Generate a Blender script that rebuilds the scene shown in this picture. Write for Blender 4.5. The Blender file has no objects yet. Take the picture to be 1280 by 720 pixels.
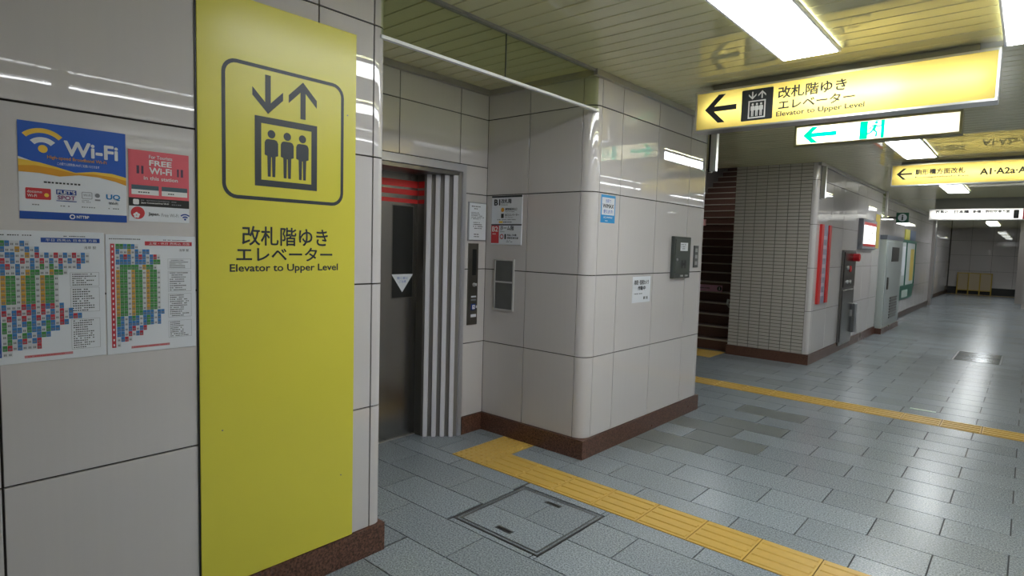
import bpy, bmesh, math, random
from mathutils import Matrix, Vector
random.seed(7)
S = bpy.context.scene
COL = S.collection

# ------------------------------------------------------------------ camera
F_PX = 741.32
RC = ((0.752264, -0.069658, 0.655169), (0.658241, 0.036312, -0.751931), (0.028587, 0.996910, 0.073168))
cam_d = bpy.data.cameras.new('camera'); cam = bpy.data.objects.new('camera', cam_d); COL.objects.link(cam)
cam_d.sensor_width = 36.0; cam_d.lens = F_PX / 1280 * 36.0
cam_d.clip_start = 0.05; cam_d.clip_end = 200
M4 = Matrix(RC).to_4x4(); M4.translation = (0, 0, 1.5)
cam.matrix_world = M4
S.camera = cam

# ------------------------------------------------------------------ world, exposure
w = bpy.data.worlds.new('world'); S.world = w; w.use_nodes = True
w.node_tree.nodes['Background'].inputs[0].default_value = (0.5, 0.52, 0.55, 1)
w.node_tree.nodes['Background'].inputs[1].default_value = 0.05
S.view_settings.view_transform = 'Standard'
S.view_settings.look = 'None'
S.view_settings.exposure = 0.0
S.view_settings.gamma = 1.0
S.view_settings.use_curve_mapping = False
S.cycles.use_denoising = True
S.cycles.max_bounces = 10
S.cycles.diffuse_bounces = 5
S.cycles.sample_clamp_indirect = 6.0
S.cycles.caustics_reflective = False
S.cycles.caustics_refractive = False

LIGHT = 13.6        # radiance of the fluorescent diffusers
BATTEN = 14.0      # radiance of the bare tubes along the right wall
SIGNTUBE = 40.0    # radiance of the tubes inside the light boxes

# ------------------------------------------------------------------ materials
MATS = {}
def new_mat(name):
    m = bpy.data.materials.new(name); m.use_nodes = True
    return m, m.node_tree, m.node_tree.nodes['Principled BSDF']
def mat(name, col, rough=0.5, metal=0.0, spec=0.5, bump=0.0, bscale=40.0, mottle=0.0, mscale=30.0, rvar=0.0, coat=0.0):
    if name in MATS: return MATS[name]
    m, t, b = new_mat(name)
    b.inputs['Base Color'].default_value = (*col, 1); b.inputs['Roughness'].default_value = rough
    b.inputs['Metallic'].default_value = metal; b.inputs['Specular IOR Level'].default_value = spec
    b.inputs['Coat Weight'].default_value = coat; b.inputs['Coat Roughness'].default_value = 0.05
    if bump or mottle or rvar:
        tc = t.nodes.new('ShaderNodeTexCoord')
        n = t.nodes.new('ShaderNodeTexNoise'); n.inputs['Scale'].default_value = mscale; n.inputs['Detail'].default_value = 6
        t.links.new(tc.outputs['Object'], n.inputs['Vector'])
        if mottle:
            mx = t.nodes.new('ShaderNodeMix'); mx.data_type = 'RGBA'
            mx.inputs[6].default_value = (*[c * (1 - mottle) for c in col], 1); mx.inputs[7].default_value = (*[min(1, c * (1 + mottle)) for c in col], 1)
            t.links.new(n.outputs['Fac'], mx.inputs[0]); t.links.new(mx.outputs[2], b.inputs['Base Color'])
        if rvar:
            mr = t.nodes.new('ShaderNodeMapRange'); mr.inputs[3].default_value = max(0, rough - rvar); mr.inputs[4].default_value = rough + rvar
            t.links.new(n.outputs['Fac'], mr.inputs[0]); t.links.new(mr.outputs[0], b.inputs['Roughness'])
        if bump:
            n2 = t.nodes.new('ShaderNodeTexNoise'); n2.inputs['Scale'].default_value = bscale; n2.inputs['Detail'].default_value = 1.5
            t.links.new(tc.outputs['Object'], n2.inputs['Vector'])
            bp = t.nodes.new('ShaderNodeBump'); bp.inputs['Strength'].default_value = bump; bp.inputs['Distance'].default_value = 0.01
            t.links.new(n2.outputs['Fac'], bp.inputs['Height']); t.links.new(bp.outputs[0], b.inputs['Normal'])
    MATS[name] = m
    return m
def emit(name, col, st):
    if name in MATS: return MATS[name]
    m, t, b = new_mat(name)
    b.inputs['Base Color'].default_value = (*[min(1, c) for c in col], 1)
    b.inputs['Emission Color'].default_value = (*col, 1); b.inputs['Emission Strength'].default_value = st
    MATS[name] = m
    return m
def translucent(name, col):
    if name in MATS: return MATS[name]
    m = bpy.data.materials.new(name); m.use_nodes = True; t = m.node_tree
    t.nodes.remove(t.nodes['Principled BSDF'])
    o = t.nodes['Material Output']
    a = t.nodes.new('ShaderNodeBsdfTranslucent'); a.inputs[0].default_value = (*col, 1)
    d = t.nodes.new('ShaderNodeBsdfDiffuse'); d.inputs[0].default_value = (*col, 1)
    mx = t.nodes.new('ShaderNodeMixShader'); mx.inputs[0].default_value = 0.35
    t.links.new(a.outputs[0], mx.inputs[1]); t.links.new(d.outputs[0], mx.inputs[2]); t.links.new(mx.outputs[0], o.inputs[0])
    MATS[name] = m
    return m
def glass(name, tint, gl=0.06):
    m = bpy.data.materials.new(name); m.use_nodes = True; t = m.node_tree
    t.nodes.remove(t.nodes['Principled BSDF'])
    o = t.nodes['Material Output']
    tr = t.nodes.new('ShaderNodeBsdfTransparent'); tr.inputs[0].default_value = (*tint, 1)
    g = t.nodes.new('ShaderNodeBsdfGlossy'); g.inputs['Roughness'].default_value = 0.02; g.inputs[0].default_value = (.9, .95, .9, 1)
    fr = t.nodes.new('ShaderNodeFresnel'); fr.inputs[0].default_value = 1.5
    mx = t.nodes.new('ShaderNodeMixShader')
    ge = t.nodes.new('ShaderNodeNewGeometry'); iv = t.nodes.new('ShaderNodeMath'); iv.operation = 'SUBTRACT'; iv.inputs[0].default_value = 1.0
    t.links.new(ge.outputs['Backfacing'], iv.inputs[1])
    mu = t.nodes.new('ShaderNodeMath'); mu.operation = 'MULTIPLY'; t.links.new(fr.outputs[0], mu.inputs[0]); t.links.new(iv.outputs[0], mu.inputs[1])
    t.links.new(mu.outputs[0], mx.inputs[0]); t.links.new(tr.outputs[0], mx.inputs[1]); t.links.new(g.outputs[0], mx.inputs[2]); t.links.new(mx.outputs[0], o.inputs[0])
    return m
def granite(name, dark, light, rough, scale, objvar=0.0, rvar=0.08):
    """speckled stone: fine crystals of two tones, a little different from piece to piece"""
    m, t, b = new_mat(name)
    tc = t.nodes.new('ShaderNodeNewGeometry')
    n = t.nodes.new('ShaderNodeTexNoise'); n.inputs['Scale'].default_value = scale; n.inputs['Detail'].default_value = 3; n.inputs['Roughness'].default_value = 0.7
    t.links.new(tc.outputs['Position'], n.inputs['Vector'])
    r = t.nodes.new('ShaderNodeValToRGB'); r.color_ramp.elements[0].position = 0.36; r.color_ramp.elements[1].position = 0.66
    r.color_ramp.elements[0].color = (*dark, 1); r.color_ramp.elements[1].color = (*light, 1)
    t.links.new(n.outputs['Fac'], r.inputs[0])
    n3 = t.nodes.new('ShaderNodeTexNoise'); n3.inputs['Scale'].default_value = 3.0; n3.inputs['Detail'].default_value = 4
    t.links.new(tc.outputs['Position'], n3.inputs['Vector'])
    out = r.outputs[0]
    oi = t.nodes.new('ShaderNodeObjectInfo')
    ad = t.nodes.new('ShaderNodeMath'); ad.operation = 'ADD'
    t.links.new(oi.outputs['Random'], ad.inputs[0]); t.links.new(tc.outputs['Random Per Island'], ad.inputs[1])
    fc = t.nodes.new('ShaderNodeMath'); fc.operation = 'FRACT'; t.links.new(ad.outputs[0], fc.inputs[0])
    mr = t.nodes.new('ShaderNodeMapRange'); mr.inputs[3].default_value = 1 - objvar; mr.inputs[4].default_value = 1 + objvar
    t.links.new(fc.outputs[0], mr.inputs[0])
    hv = t.nodes.new('ShaderNodeHueSaturation'); t.links.new(mr.outputs[0], hv.inputs['Value']); t.links.new(out, hv.inputs['Color'])
    t.links.new(hv.outputs[0], b.inputs['Base Color'])
    mr2 = t.nodes.new('ShaderNodeMapRange'); mr2.inputs[3].default_value = rough - rvar; mr2.inputs[4].default_value = rough + rvar
    t.links.new(n3.outputs['Fac'], mr2.inputs[0]); t.links.new(mr2.outputs[0], b.inputs['Roughness'])
    bp = t.nodes.new('ShaderNodeBump'); bp.inputs['Strength'].default_value = 0.08; bp.inputs['Distance'].default_value = 0.004
    t.links.new(n.outputs['Fac'], bp.inputs['Height']); t.links.new(bp.outputs[0], b.inputs['Normal'])
    MATS[name] = m
    return m
def glazed(name, col, rough=0.015, wave=0.006):
    """glazed ceramic panel: faint vertical streaks, glossy and very slightly wavy"""
    m, t, b = new_mat(name)
    g = t.nodes.new('ShaderNodeNewGeometry')
    mp = t.nodes.new('ShaderNodeMapping'); mp.inputs['Scale'].default_value = (55, 55, 1.2)
    t.links.new(g.outputs['Position'], mp.inputs[0])
    n = t.nodes.new('ShaderNodeTexNoise'); n.inputs['Scale'].default_value = 1.0; n.inputs['Detail'].default_value = 3
    t.links.new(mp.outputs[0], n.inputs['Vector'])
    mx = t.nodes.new('ShaderNodeMix'); mx.data_type = 'RGBA'
    mx.inputs[6].default_value = (*[c * .975 for c in col], 1); mx.inputs[7].default_value = (*[c * 1.02 for c in col], 1)
    t.links.new(n.outputs['Fac'], mx.inputs[0]); t.links.new(mx.outputs[2], b.inputs['Base Color'])
    b.inputs['Roughness'].default_value = rough; b.inputs['Specular IOR Level'].default_value = 0.8
    n2 = t.nodes.new('ShaderNodeTexNoise'); n2.inputs['Scale'].default_value = 5.0; n2.inputs['Detail'].default_value = 2
    t.links.new(g.outputs['Position'], n2.inputs['Vector'])
    bp = t.nodes.new('ShaderNodeBump'); bp.inputs['Strength'].default_value = wave; bp.inputs['Distance'].default_value = 0.02
    t.links.new(n2.outputs['Fac'], bp.inputs['Height']); t.links.new(bp.outputs[0], b.inputs['Normal'])
    MATS[name] = m
    return m

TILE = glazed('wall_tile', (0.60, 0.575, 0.572))
SMALLTILE = mat('small_tile', (0.52, 0.49, 0.44), 0.25, mottle=.06, mscale=15)
GROUT = mat('grout', (0.05, 0.045, 0.04), 0.9)
BASE = granite('brown_granite', (0.036, 0.015, 0.010), (0.20, 0.095, 0.062), 0.3, 95, 0.12)
FLOOR = granite('floor_granite', (0.12, 0.145, 0.165), (0.37, 0.415, 0.45), 0.235, 120, 0.10, 0.0)
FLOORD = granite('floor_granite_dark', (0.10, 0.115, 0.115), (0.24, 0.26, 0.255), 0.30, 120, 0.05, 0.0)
FGROUT = mat('floor_grout', (0.05, 0.052, 0.055), 0.9)
TACT = mat('tactile_yellow', (0.55, 0.355, 0.075), 0.40, mottle=.12, mscale=25)
CEIL = mat('ceiling_metal', (0.76, 0.73, 0.45), 0.02, spec=0.9, mottle=.03, mscale=3)
CGAP = mat('ceiling_gap', (0.05, 0.05, 0.035), 0.8)
TRIM = mat('trim_metal', (0.42, 0.41, 0.38), 0.35, metal=0.4)
ALU = mat('aluminium', (0.72, 0.72, 0.72), 0.3, metal=0.9)
STEEL = mat('stainless', (0.36, 0.35, 0.33), 0.26, metal=1.0, mottle=.08, mscale=4)
DSTEEL = mat('dark_steel', (0.20, 0.19, 0.175), 0.3, metal=0.9)
RIB = mat('rib_grey', (0.72, 0.71, 0.77), 0.4)
RIBBACK = mat('rib_back', (0.25, 0.235, 0.22), 0.45, metal=.3)
RED = mat('red', (0.62, 0.03, 0.03), 0.4)
BLACK = mat('black', (0.012, 0.013, 0.012), 0.35)
INK = mat('ink', (0.03, 0.035, 0.04), 0.6)
GREYINK = mat('grey_ink', (0.22, 0.23, 0.25), 0.6)
PAPER = mat('paper', (0.72, 0.75, 0.80), 0.45)
WHITE = mat('white', (0.80, 0.80, 0.80), 0.4)
YELLOW = mat('yellow_board', (0.72, 0.66, 0.07), 0.25, mottle=.04, mscale=2.5)
GLASS = glass('barrier_glass', (0.86, 0.89, 0.76))
PBLUE = mat('poster_blue', (0.012, 0.10, 0.50), 0.3)
PNAVY = mat('poster_navy', (0.01, 0.05, 0.30), 0.3)
PORANGE = mat('poster_orange', (0.72, 0.33, 0.02), 0.3)
PGOLD = mat('poster_gold', (0.85, 0.55, 0.06), 0.3)
PSILVER = mat('poster_silver', (0.72, 0.75, 0.78), 0.3)
PPINK = mat('poster_pink', (0.72, 0.115, 0.15), 0.3)
PRED = mat('poster_red', (0.58, 0.035, 0.045), 0.35)
CBLUE = mat('cell_blue', (0.04, 0.20, 0.50), 0.4)
CGREEN = mat('cell_green', (0.05, 0.27, 0.06), 0.4)
CRED = mat('cell_red', (0.50, 0.03, 0.05), 0.4)
CAMBER = mat('cell_amber', (0.58, 0.32, 0.04), 0.4)
CWHITE = mat('cell_white', (0.62, 0.64, 0.67), 0.4)
SIGNGREEN = mat('sign_green', (0.0, 0.42, 0.30), 0.4)
LITYEL = translucent('lightbox_yellow', (0.95, 0.76, 0.20))
LITWHITE = translucent('lightbox_white', (0.92, 0.93, 0.92))
TUBE = emit('sign_tube', (1.0, 0.98, 0.92), SIGNTUBE)
LAMP = emit('lamp_diffuser', (0.95, 0.985, 1.0), LIGHT)
BATT = emit('lamp_tube', (0.96, 0.98, 1.0), BATTEN)

# ------------------------------------------------------------------ mesh helpers
class M:
    def __init__(s): s.v = []; s.f = []; s.m = []
    def add(s, vs, fs, mi=0):
        o = len(s.v); s.v += [tuple(p) for p in vs]; s.f += [tuple(i + o for i in f) for f in fs]; s.m += [mi] * len(fs); return s
    def box(s, x0, x1, y0, y1, z0, z1, mi=0):
        return s.add([(x, y, z) for z in (z0, z1) for y in (y0, y1) for x in (x0, x1)],
                     [(0, 2, 3, 1), (4, 5, 7, 6), (0, 1, 5, 4), (2, 6, 7, 3), (0, 4, 6, 2), (1, 3, 7, 5)], mi)
    def bev(s, x0, x1, y0, y1, z0, z1, b, mi=0):
        """box with its front (upper z) edges chamfered"""
        vs = [(x0, y0, z0), (x1, y0, z0), (x1, y1, z0), (x0, y1, z0), (x0, y0, z1 - b), (x1, y0, z1 - b), (x1, y1, z1 - b), (x0, y1, z1 - b),
              (x0 + b, y0 + b, z1), (x1 - b, y0 + b, z1), (x1 - b, y1 - b, z1), (x0 + b, y1 - b, z1)]
        fs = [(0, 3, 2, 1)] + [(i, (i + 1) % 4, 4 + (i + 1) % 4, 4 + i) for i in range(4)] + [(4 + i, 4 + (i + 1) % 4, 8 + (i + 1) % 4, 8 + i) for i in range(4)] + [(8, 9, 10, 11)]
        return s.add(vs, fs, mi)
    def poly(s, pts, z=0.0, mi=0):
        a = sum(pts[i][0] * pts[(i + 1) % len(pts)][1] - pts[(i + 1) % len(pts)][0] * pts[i][1] for i in range(len(pts)))
        if a < 0: pts = pts[::-1]
        return s.add([(x, y, z) for x, y in pts], [tuple(range(len(pts)))], mi)
    def rect(s, x0, x1, y0, y1, z=0.0, mi=0): return s.poly([(x0, y0), (x1, y0), (x1, y1), (x0, y1)], z, mi)
    def prism(s, pts, z0, z1, mi=0):
        a = sum(pts[i][0] * pts[(i + 1) % len(pts)][1] - pts[(i + 1) % len(pts)][0] * pts[i][1] for i in range(len(pts)))
        if a < 0: pts = pts[::-1]
        n = len(pts)
        return s.add([(x, y, z0) for x, y in pts] + [(x, y, z1) for x, y in pts],
                     [tuple(range(n))[::-1], tuple(range(n, 2 * n))] + [(i, (i + 1) % n, n + (i + 1) % n, n + i) for i in range(n)], mi)
    def tube(s, pts, r, n=8, mi=0):
        pts = [Vector(p) for p in pts]; rings = []
        for i, p in enumerate(pts):
            d = (pts[min(i + 1, len(pts) - 1)] - pts[max(i - 1, 0)]).normalized()
            a = d.orthogonal().normalized() if i == 0 else (rings_a - d * rings_a.dot(d)).normalized()
            rings_a = a; b = d.cross(a)
            rings.append([p + (a * math.cos(2 * math.pi * k / n) + b * math.sin(2 * math.pi * k / n)) * r for k in range(n)])
        vs = [v for R in rings for v in R]; fs = []
        for i in range(len(rings) - 1):
            fs += [(i * n + k, i * n + (k + 1) % n, (i + 1) * n + (k + 1) % n, (i + 1) * n + k) for k in range(n)]
        fs += [tuple(range(n))[::-1], tuple(range((len(rings) - 1) * n, len(rings) * n))]
        return s.add(vs, fs, mi)
    def mesh(s, name='m'):
        me = bpy.data.meshes.new(name); me.from_pydata(s.v, [], s.f)
        if any(s.m): me.polygons.foreach_set('material_index', s.m)
        me.update(); return me
def circle(cx, cy, r, n=24, a0=0, a1=2 * math.pi):
    full = abs(a1 - a0 - 2 * math.pi) < 1e-6
    k = n if full else n + 1
    return [(cx + r * math.cos(a0 + (a1 - a0) * i / n), cy + r * math.sin(a0 + (a1 - a0) * i / n)) for i in range(k)]
def rrect(x0, x1, y0, y1, r, n=6):
    p = []
    for cx, cy, a in ((x1 - r, y0 + r, -90), (x1 - r, y1 - r, 0), (x0 + r, y1 - r, 90), (x0 + r, y0 + r, 180)):
        p += [(cx + r * math.cos(math.radians(a + 90 * i / n)), cy + r * math.sin(math.radians(a + 90 * i / n))) for i in range(n + 1)]
    return p
def ring(mb, outer, inner, z, mi=0):
    n = len(outer); mb.add([(x, y, z) for x, y in outer] + [(x, y, z) for x, y in inner], [(i, (i + 1) % n, n + (i + 1) % n, n + i) for i in range(n)], mi); return mb

FX = Matrix(((0, 0, 1), (1, 0, 0), (0, 1, 0)))       # columns u=+Y v=+Z n=+X (wall facing +X)
FY = Matrix(((1, 0, 0), (0, 0, -1), (0, 1, 0)))      # u=+X v=+Z n=-Y
FYB = Matrix(((-1, 0, 0), (0, 0, 1), (0, 1, 0)))     # u=-X v=+Z n=+Y
FR = Matrix(((0, 0, -1), (-1, 0, 0), (0, 1, 0)))     # u=-Y v=+Z n=-X
FZ = Matrix.Identity(3)
FD = Matrix(((1, 0, 0), (0, -1, 0), (0, 0, -1)))     # u=+X v=-Y n=-Z (ceiling)
def at(fr, p):
    m = fr.to_4x4(); m.translation = p; return m
def obj(name, me, mats, parent=None, mw=None):
    if isinstance(me, M): me = me.mesh(name)
    if not me.materials:
        for m in (mats if isinstance(mats, (list, tuple)) else [mats]): me.materials.append(m)
    o = bpy.data.objects.new(name, me); COL.objects.link(o)
    if parent: o.parent = parent
    if mw is not None: o.matrix_local = mw
    return o
def tag(o, label=None, cat=None, group=None, kind=None):
    if label: o['label'] = label
    if cat: o['category'] = cat
    if group: o['group'] = group
    if kind: o['kind'] = kind
    return o
def struct(name, me, mats, label=None):
    o = obj(name, me, mats); o['kind'] = 'structure'
    if label: o['label'] = label
    return o
def thing(name, label, cat, fr=FZ, p=(0, 0, 0), group=None):
    o = bpy.data.objects.new(name, None); COL.objects.link(o); o.empty_display_size = 0.1
    o.matrix_local = at(fr, p); return tag(o, label, cat, group)
TXT = {}
def text_mesh(s, bold=0.0):
    k = (s, bold)
    if k not in TXT:
        c = bpy.data.curves.new('lettering', 'FONT'); c.body = s; c.resolution_u = 3
        o = bpy.data.objects.new('lettering_source', c); COL.objects.link(o)
        bpy.context.view_layer.update()
        me = bpy.data.meshes.new_from_object(o.evaluated_get(bpy.context.evaluated_depsgraph_get()))
        bpy.data.objects.remove(o); bpy.data.curves.remove(c)
        TXT[k] = [tuple(v.co) for v in me.vertices], [tuple(p.vertices) for p in me.polygons]
        bpy.data.meshes.remove(me)
        if bold:
            V, Fc = TXT[k]; nv = []; nf = []
            for q in range(8):
                dx, dy = bold * math.cos(math.pi * q / 4), bold * math.sin(math.pi * q / 4); o_ = len(nv)
                nv += [(x + dx, y + dy, q * 1e-4) for x, y, zz in V]; nf += [tuple(i + o_ for i in f) for f in Fc]
            TXT[k] = nv, nf
    return TXT[k]
def text(parent, s, x0, x1, y0, y1, z, m, bold=0.0, name='lettering'):
    vs, fs = text_mesh(s, bold)
    ax = min(v[0] for v in vs); bx = max(v[0] for v in vs); ay = min(v[1] for v in vs); by = max(v[1] for v in vs)
    sx = (x1 - x0) / max(1e-6, bx - ax); sy = (y1 - y0) / max(1e-6, by - ay)
    return obj(name, M().add([(x0 + (v[0] - ax) * sx, y0 + (v[1] - ay) * sy, z + v[2]) for v in vs], fs), m, parent)
def fine_print(parent, x0, x1, y0, y1, z, m, rows, rnd, fill=0.7, name='fine_print'):
    """rows of illegibly small characters, as separate dashes"""
    mb = M(); h = (y1 - y0) / rows; cw = h * 0.8
    for r in range(rows):
        x = x0; end = x0 + (x1 - x0) * rnd.uniform(0.55, 1.0)
        yy = y1 - (r + 1) * h
        while x + cw < end:
            if rnd.random() < 0.9: mb.rect(x, x + cw * rnd.uniform(.55, .85), yy + h * .25, yy + h * (.25 + .6 * fill), z)
            x += cw
    if mb.f: return obj(name, mb, m, parent)

# ------------------------------------------------------------------ shell dimensions
W = -2.29; E = -3.28; ZC = 2.70; FW = -2.165; XR = 1.6; YB = 3.43; YEND = 31.0
ZJ = [0.137, 0.72, 1.30, 1.88, 2.465, 2.70]
G = 0.0034
tile_cache = {}
def panel_mesh(wd, ht, t=0.012, b=0.0007, key='p', mats=TILE):
    k = (round(wd, 3), round(ht, 3), t, b, key)
    if k not in tile_cache: 
        me = M().bev(0, wd, 0, ht, -t, 0, b).mesh('panel'); me.materials.append(mats); tile_cache[k] = me
    return tile_cache[k]
def panels(parent, fr, org, us, vs, name='wall_panel', skip=None):
    """a grid of panels in the plane frame fr at org; us, vs are joint lines"""
    for i in range(len(us) - 1):
        for j in range(len(vs) - 1):
            a, b, c, d = us[i] + G, us[i + 1] - G, vs[j] + G, vs[j + 1] - G
            if skip and skip((a + b) / 2, (c + d) / 2): continue
            o = obj(name, panel_mesh(b - a, d - c), TILE, parent)
            mm = at(fr, org); o.matrix_local = mm @ Matrix.Translation((a, c, 0))
def corner_panels(parent, pts, inner, zs, name='corner_panel'):
    for j in range(len(zs) - 1):
        me = M().prism(pts + inner[::-1], zs[j] + G, zs[j + 1] - G).mesh(name)
        o = obj(name, me, TILE, parent)
        for p in me.polygons: p.use_smooth = abs(p.normal.z) < .5 and p.area > 0
        me.set_sharp_from_angle(angle=math.radians(35))
def arc(cx, cy, r, a0, a1, n=10):
    return [(cx + r * math.cos(math.radians(a0 + (a1 - a0) * i / n)), cy + r * math.sin(math.radians(a0 + (a1 - a0) * i / n))) for i in range(n + 1)]

# ------------------------------------------------------------------ walls
wl = struct('wall_left', M().prism([(W - .012, -3), (W - .012, 1.662), (W - .05, 1.70), (-4.0, 1.70), (-4.0, -3)], 0, ZC), GROUT)
panels(wl, FX, (W, 0, 0), [-3.0, -2.53, -1.96, -1.39, -.82, -.25, .313, .88, 1.363, 1.638], ZJ)
corner_panels(wl, [(W, 1.638 + G)] + arc(W - .045, 1.665, .045, 0, 90) + [(W - .10, 1.71)],
              [(W - .012, 1.638 + G), (W - .012, 1.662), (W - .05, 1.70), (W - .10, 1.70)], ZJ)
panels(wl, FYB, (0, 1.71, 0), [-(W - .10), 2.86, 3.27], ZJ)

we = struct('wall_elevator', M().box(-4.0, E - .012, 3.19, YB + .012, 0, ZC).box(-4.0, E - .012, 1.70, 1.79, 0, ZC).box(-4.0, E - .012, 1.79, 3.19, 2.09, ZC), GROUT)
panels(we, FX, (E, 0, 0), [1.71, 1.99, 2.56, 3.13, 3.432], ZJ[4:])
panels(we, FX, (E, 0, 0), [1.71, 1.99, 2.56, 3.13], [2.095, 2.465])
panels(we, FX, (E, 0, 0), [3.13, 3.432], [2.095, 2.465])
panels(we, FX, (E, 0, 0), [3.195, 3.432], [.137, .72, 1.30, 1.88, 2.095])
panels(we, FX, (E, 0, 0), [1.71, 1.785], [.137, .72, 1.30, 1.88, 2.095])

wc = struct('wall_column', M().prism([(-6.2, YB + .012), (W - .10, YB + .012), (W - .012, YB + .10), (W - .012, 5.25), (W - .06, 5.305), (-6.2, 5.305)], 0, ZC), GROUT)
panels(wc, FY, (0, YB, 0), [E - .001, -2.858, W - .095], ZJ)
corner_panels(wc, [(W - .095 + G, YB)] + arc(W - .09, YB + .09, .09, -90, 0) + [(W, 3.522 - G)],
              [(W - .095 + G, YB + .012), (W - .10, YB + .012), (W - .012, YB + .10), (W - .012, 3.522 - G)], ZJ)
panels(wc, FX, (W, 0, 0), [3.522, 3.80, 4.354, 4.942, 5.258], ZJ)
corner_panels(wc, [(W, 5.258 + G)] + arc(W - .05, 5.27, .05, 0, 90) + [(W - .12, 5.32)],
              [(W - .012, 5.258 + G), (W - .06, 5.305), (W - .12, 5.305)], ZJ)
panels(wc, FYB, (0, 5.32, 0), [-W + .12, 2.98, 3.55, 4.12, 4.69, 5.26, 5.83], ZJ)

ws = struct('wall_stair', M().prism([(-3.25, 8.552), (-2.235, 8.552), (FW - .012, 8.60), (FW - .012, 13.0), (-3.25, 13.0)], 0, ZC), mat('pale_grout', (0.16, 0.15, 0.135), 0.9))
# small oblong tiles facing the viewer
cw = (-2.237 + 3.25) / 7; nr = 54; rh = (ZC - .137) / nr
sm = M().bev(.004, cw - .004, .004, rh - .004, -.012, 0, .002).mesh('small_tile'); sm.materials.append(SMALLTILE)
restm = M()
for r in range(nr):
    for c in range(7):
        x0 = -3.25 + c * cw; z0 = .137 + r * rh
        if r < 42:
            o = obj('brick', sm, SMALLTILE, ws); o.matrix_local = at(FY, (x0, 8.54, z0))
        else:
            restm.bev(x0 + .004, x0 + cw - .004, z0 + .004, z0 + rh - .004, -.012, 0, .002)
o = obj('brick_field', restm, SMALLTILE, ws); o.matrix_local = at(FY, (0, 8.54, 0)); o['kind'] = 'stuff'
corner_panels(ws, [(-2.235, 8.54)] + arc(FW - .05, 8.59, .05, -90, 0) + [(FW, 8.64)],
              [(-2.235, 8.552), (-2.225, 8.552), (FW - .012, 8.60), (FW - .012, 8.64)], ZJ)
panels(ws, FX, (FW, 0, 0), [8.643, 9.35, 10.05, 10.9, 11.6, 12.3, 12.99], ZJ)

wf = struct('wall_far_left', M().prism([(-2.342, 13.0), (-2.342, 22.5), (-2.612, 22.5), (-2.612, YEND), (-3.25, YEND), (-3.25, 13.0)], 0, ZC), GROUT)
panels(wf, FX, (-2.33, 0, 0), [13.01, 13.7, 14.4, 15.1, 15.8, 16.5, 17.2, 17.9, 18.6, 19.3, 20, 20.7, 21.4, 22.2], ZJ)
panels(wf, FX, (-2.60, 0, 0), [22.5, 23.2, 23.9, 26.0, 26.7, 27.4, 28.1, 28.8, 29.5, 30.2, 30.95], ZJ, skip=lambda u, v: 23.9 < u < 26 and v < 2.4)
struct('door_1', M().box(-2.61, -2.585, 24.0, 25.9, 0, 2.3).box(-2.585, -2.57, 24.05, 24.92, .05, 2.25).box(-2.585, -2.57, 24.98, 25.85, .05, 2.25), mat('far_door', (.33, .36, .40), .35, metal=.4))
struct('trim_far_left', M().box(-2.36, -2.26, 22.2, 22.52, 0, ZC), mat('dark_pillar', (.28, .26, .25), .3))
wend = struct('wall_end', M().box(-3.0, XR + .4, YEND + .012, YEND + .3, 0, ZC), GROUT)
panels(wend, FY, (0, YEND, 0), [-2.58, -1.9, -1.2, -.5, .2, .9, 1.6], [.28, .95, 1.6, 2.2, 2.70])
wr = struct('wall_right', M().box(XR + .012, XR + .3, -3, 23.5, 0, ZC), GROUT)
panels(wr, FR, (XR, 0, 0), [-23.5 + .57 * i for i in range(47)], ZJ)
DPIL = mat('pillar_tile', (.40, .37, .35), .15)
struct('wall_right_far', M().box(-.13, XR, 23.5, 26.0, 0, ZC).box(-.33, XR, 26.0, YEND, 0, ZC), DPIL)
wb = struct('wall_behind', M().box(-2.4, XR + .3, -3.3, -3.0, 0, ZC), mat('plain_tile', (.58, .54, .51), .2))
# stair well
SD = mat('stairwell_wall', (0.36, 0.33, 0.30), .5)
struct('wall_stair_left', M().box(-6.2, -6.0, 5.3, 16.3, 0, 6.6), SD)
struct('wall_stair_right', M().box(-3.25, -3.12, 8.62, 16.3, ZC, 6.6).box(-3.25, -3.12, 13.0, 16.3, 0, ZC), SD)
struct('wall_stair_end', M().box(-6.0, -3.25, 16.1, 16.3, 3.3, 6.6), SD)
STC = mat('stair_ceiling', (.22, .21, .19), .5)
o = struct('ceiling_stair', M().add([(x, y, z) for x in (-6.0, -3.25) for y, z in ((8.68, 2.72), (8.68, 3.0), (16.1, 6.6), (16.1, 6.4))], [(0, 1, 2, 3), (4, 7, 6, 5), (0, 3, 7, 4), (1, 5, 6, 2), (0, 4, 5, 1), (3, 2, 6, 7)]), STC)

# ------------------------------------------------------------------ baseboards and trims
BH = .137; BP = .013
def base(name, mb, m=BASE): return struct(name, mb, m)
base('baseboard_left', M().box(W - .03, W + BP, -3, 1.69, 0, BH).box(W - .6, W + BP - .0, 1.69, 1.72, 0, BH).box(-3.27, W - .6, 1.69, 1.72, 0, BH))
base('baseboard_alcove', M().box(E - .03, E + BP, 3.195, YB, 0, BH).box(E - .0, W + BP, YB - BP - .005, YB + .03, 0, BH))
base('baseboard_column', M().box(W - .03, W + BP, YB + .03, 5.335, 0, BH).box(-6.0, W - .03, 5.305, 5.335, 0, BH))
base('baseboard_stair', M().box(-3.265, FW + BP, 8.525, 8.56, 0, BH).box(FW - .03, FW + BP, 8.56, 13.0, 0, BH))
base('baseboard_far_left', M().box(-2.35, -2.31, 14.95, 22.2, 0, BH).box(-2.62, -2.58, 22.52, 23.98, 0, BH).box(-2.62, -2.58, 25.92, YEND, 0, BH), mat('dark_base', (.07, .045, .035), .4))
base('baseboard_end', M().box(-2.58, -.33, YEND - .03, YEND + .02, 0, .28), BLACK)
base('baseboard_right', M().box(XR - BP, XR + .02, -3, 23.5, 0, BH))
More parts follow.
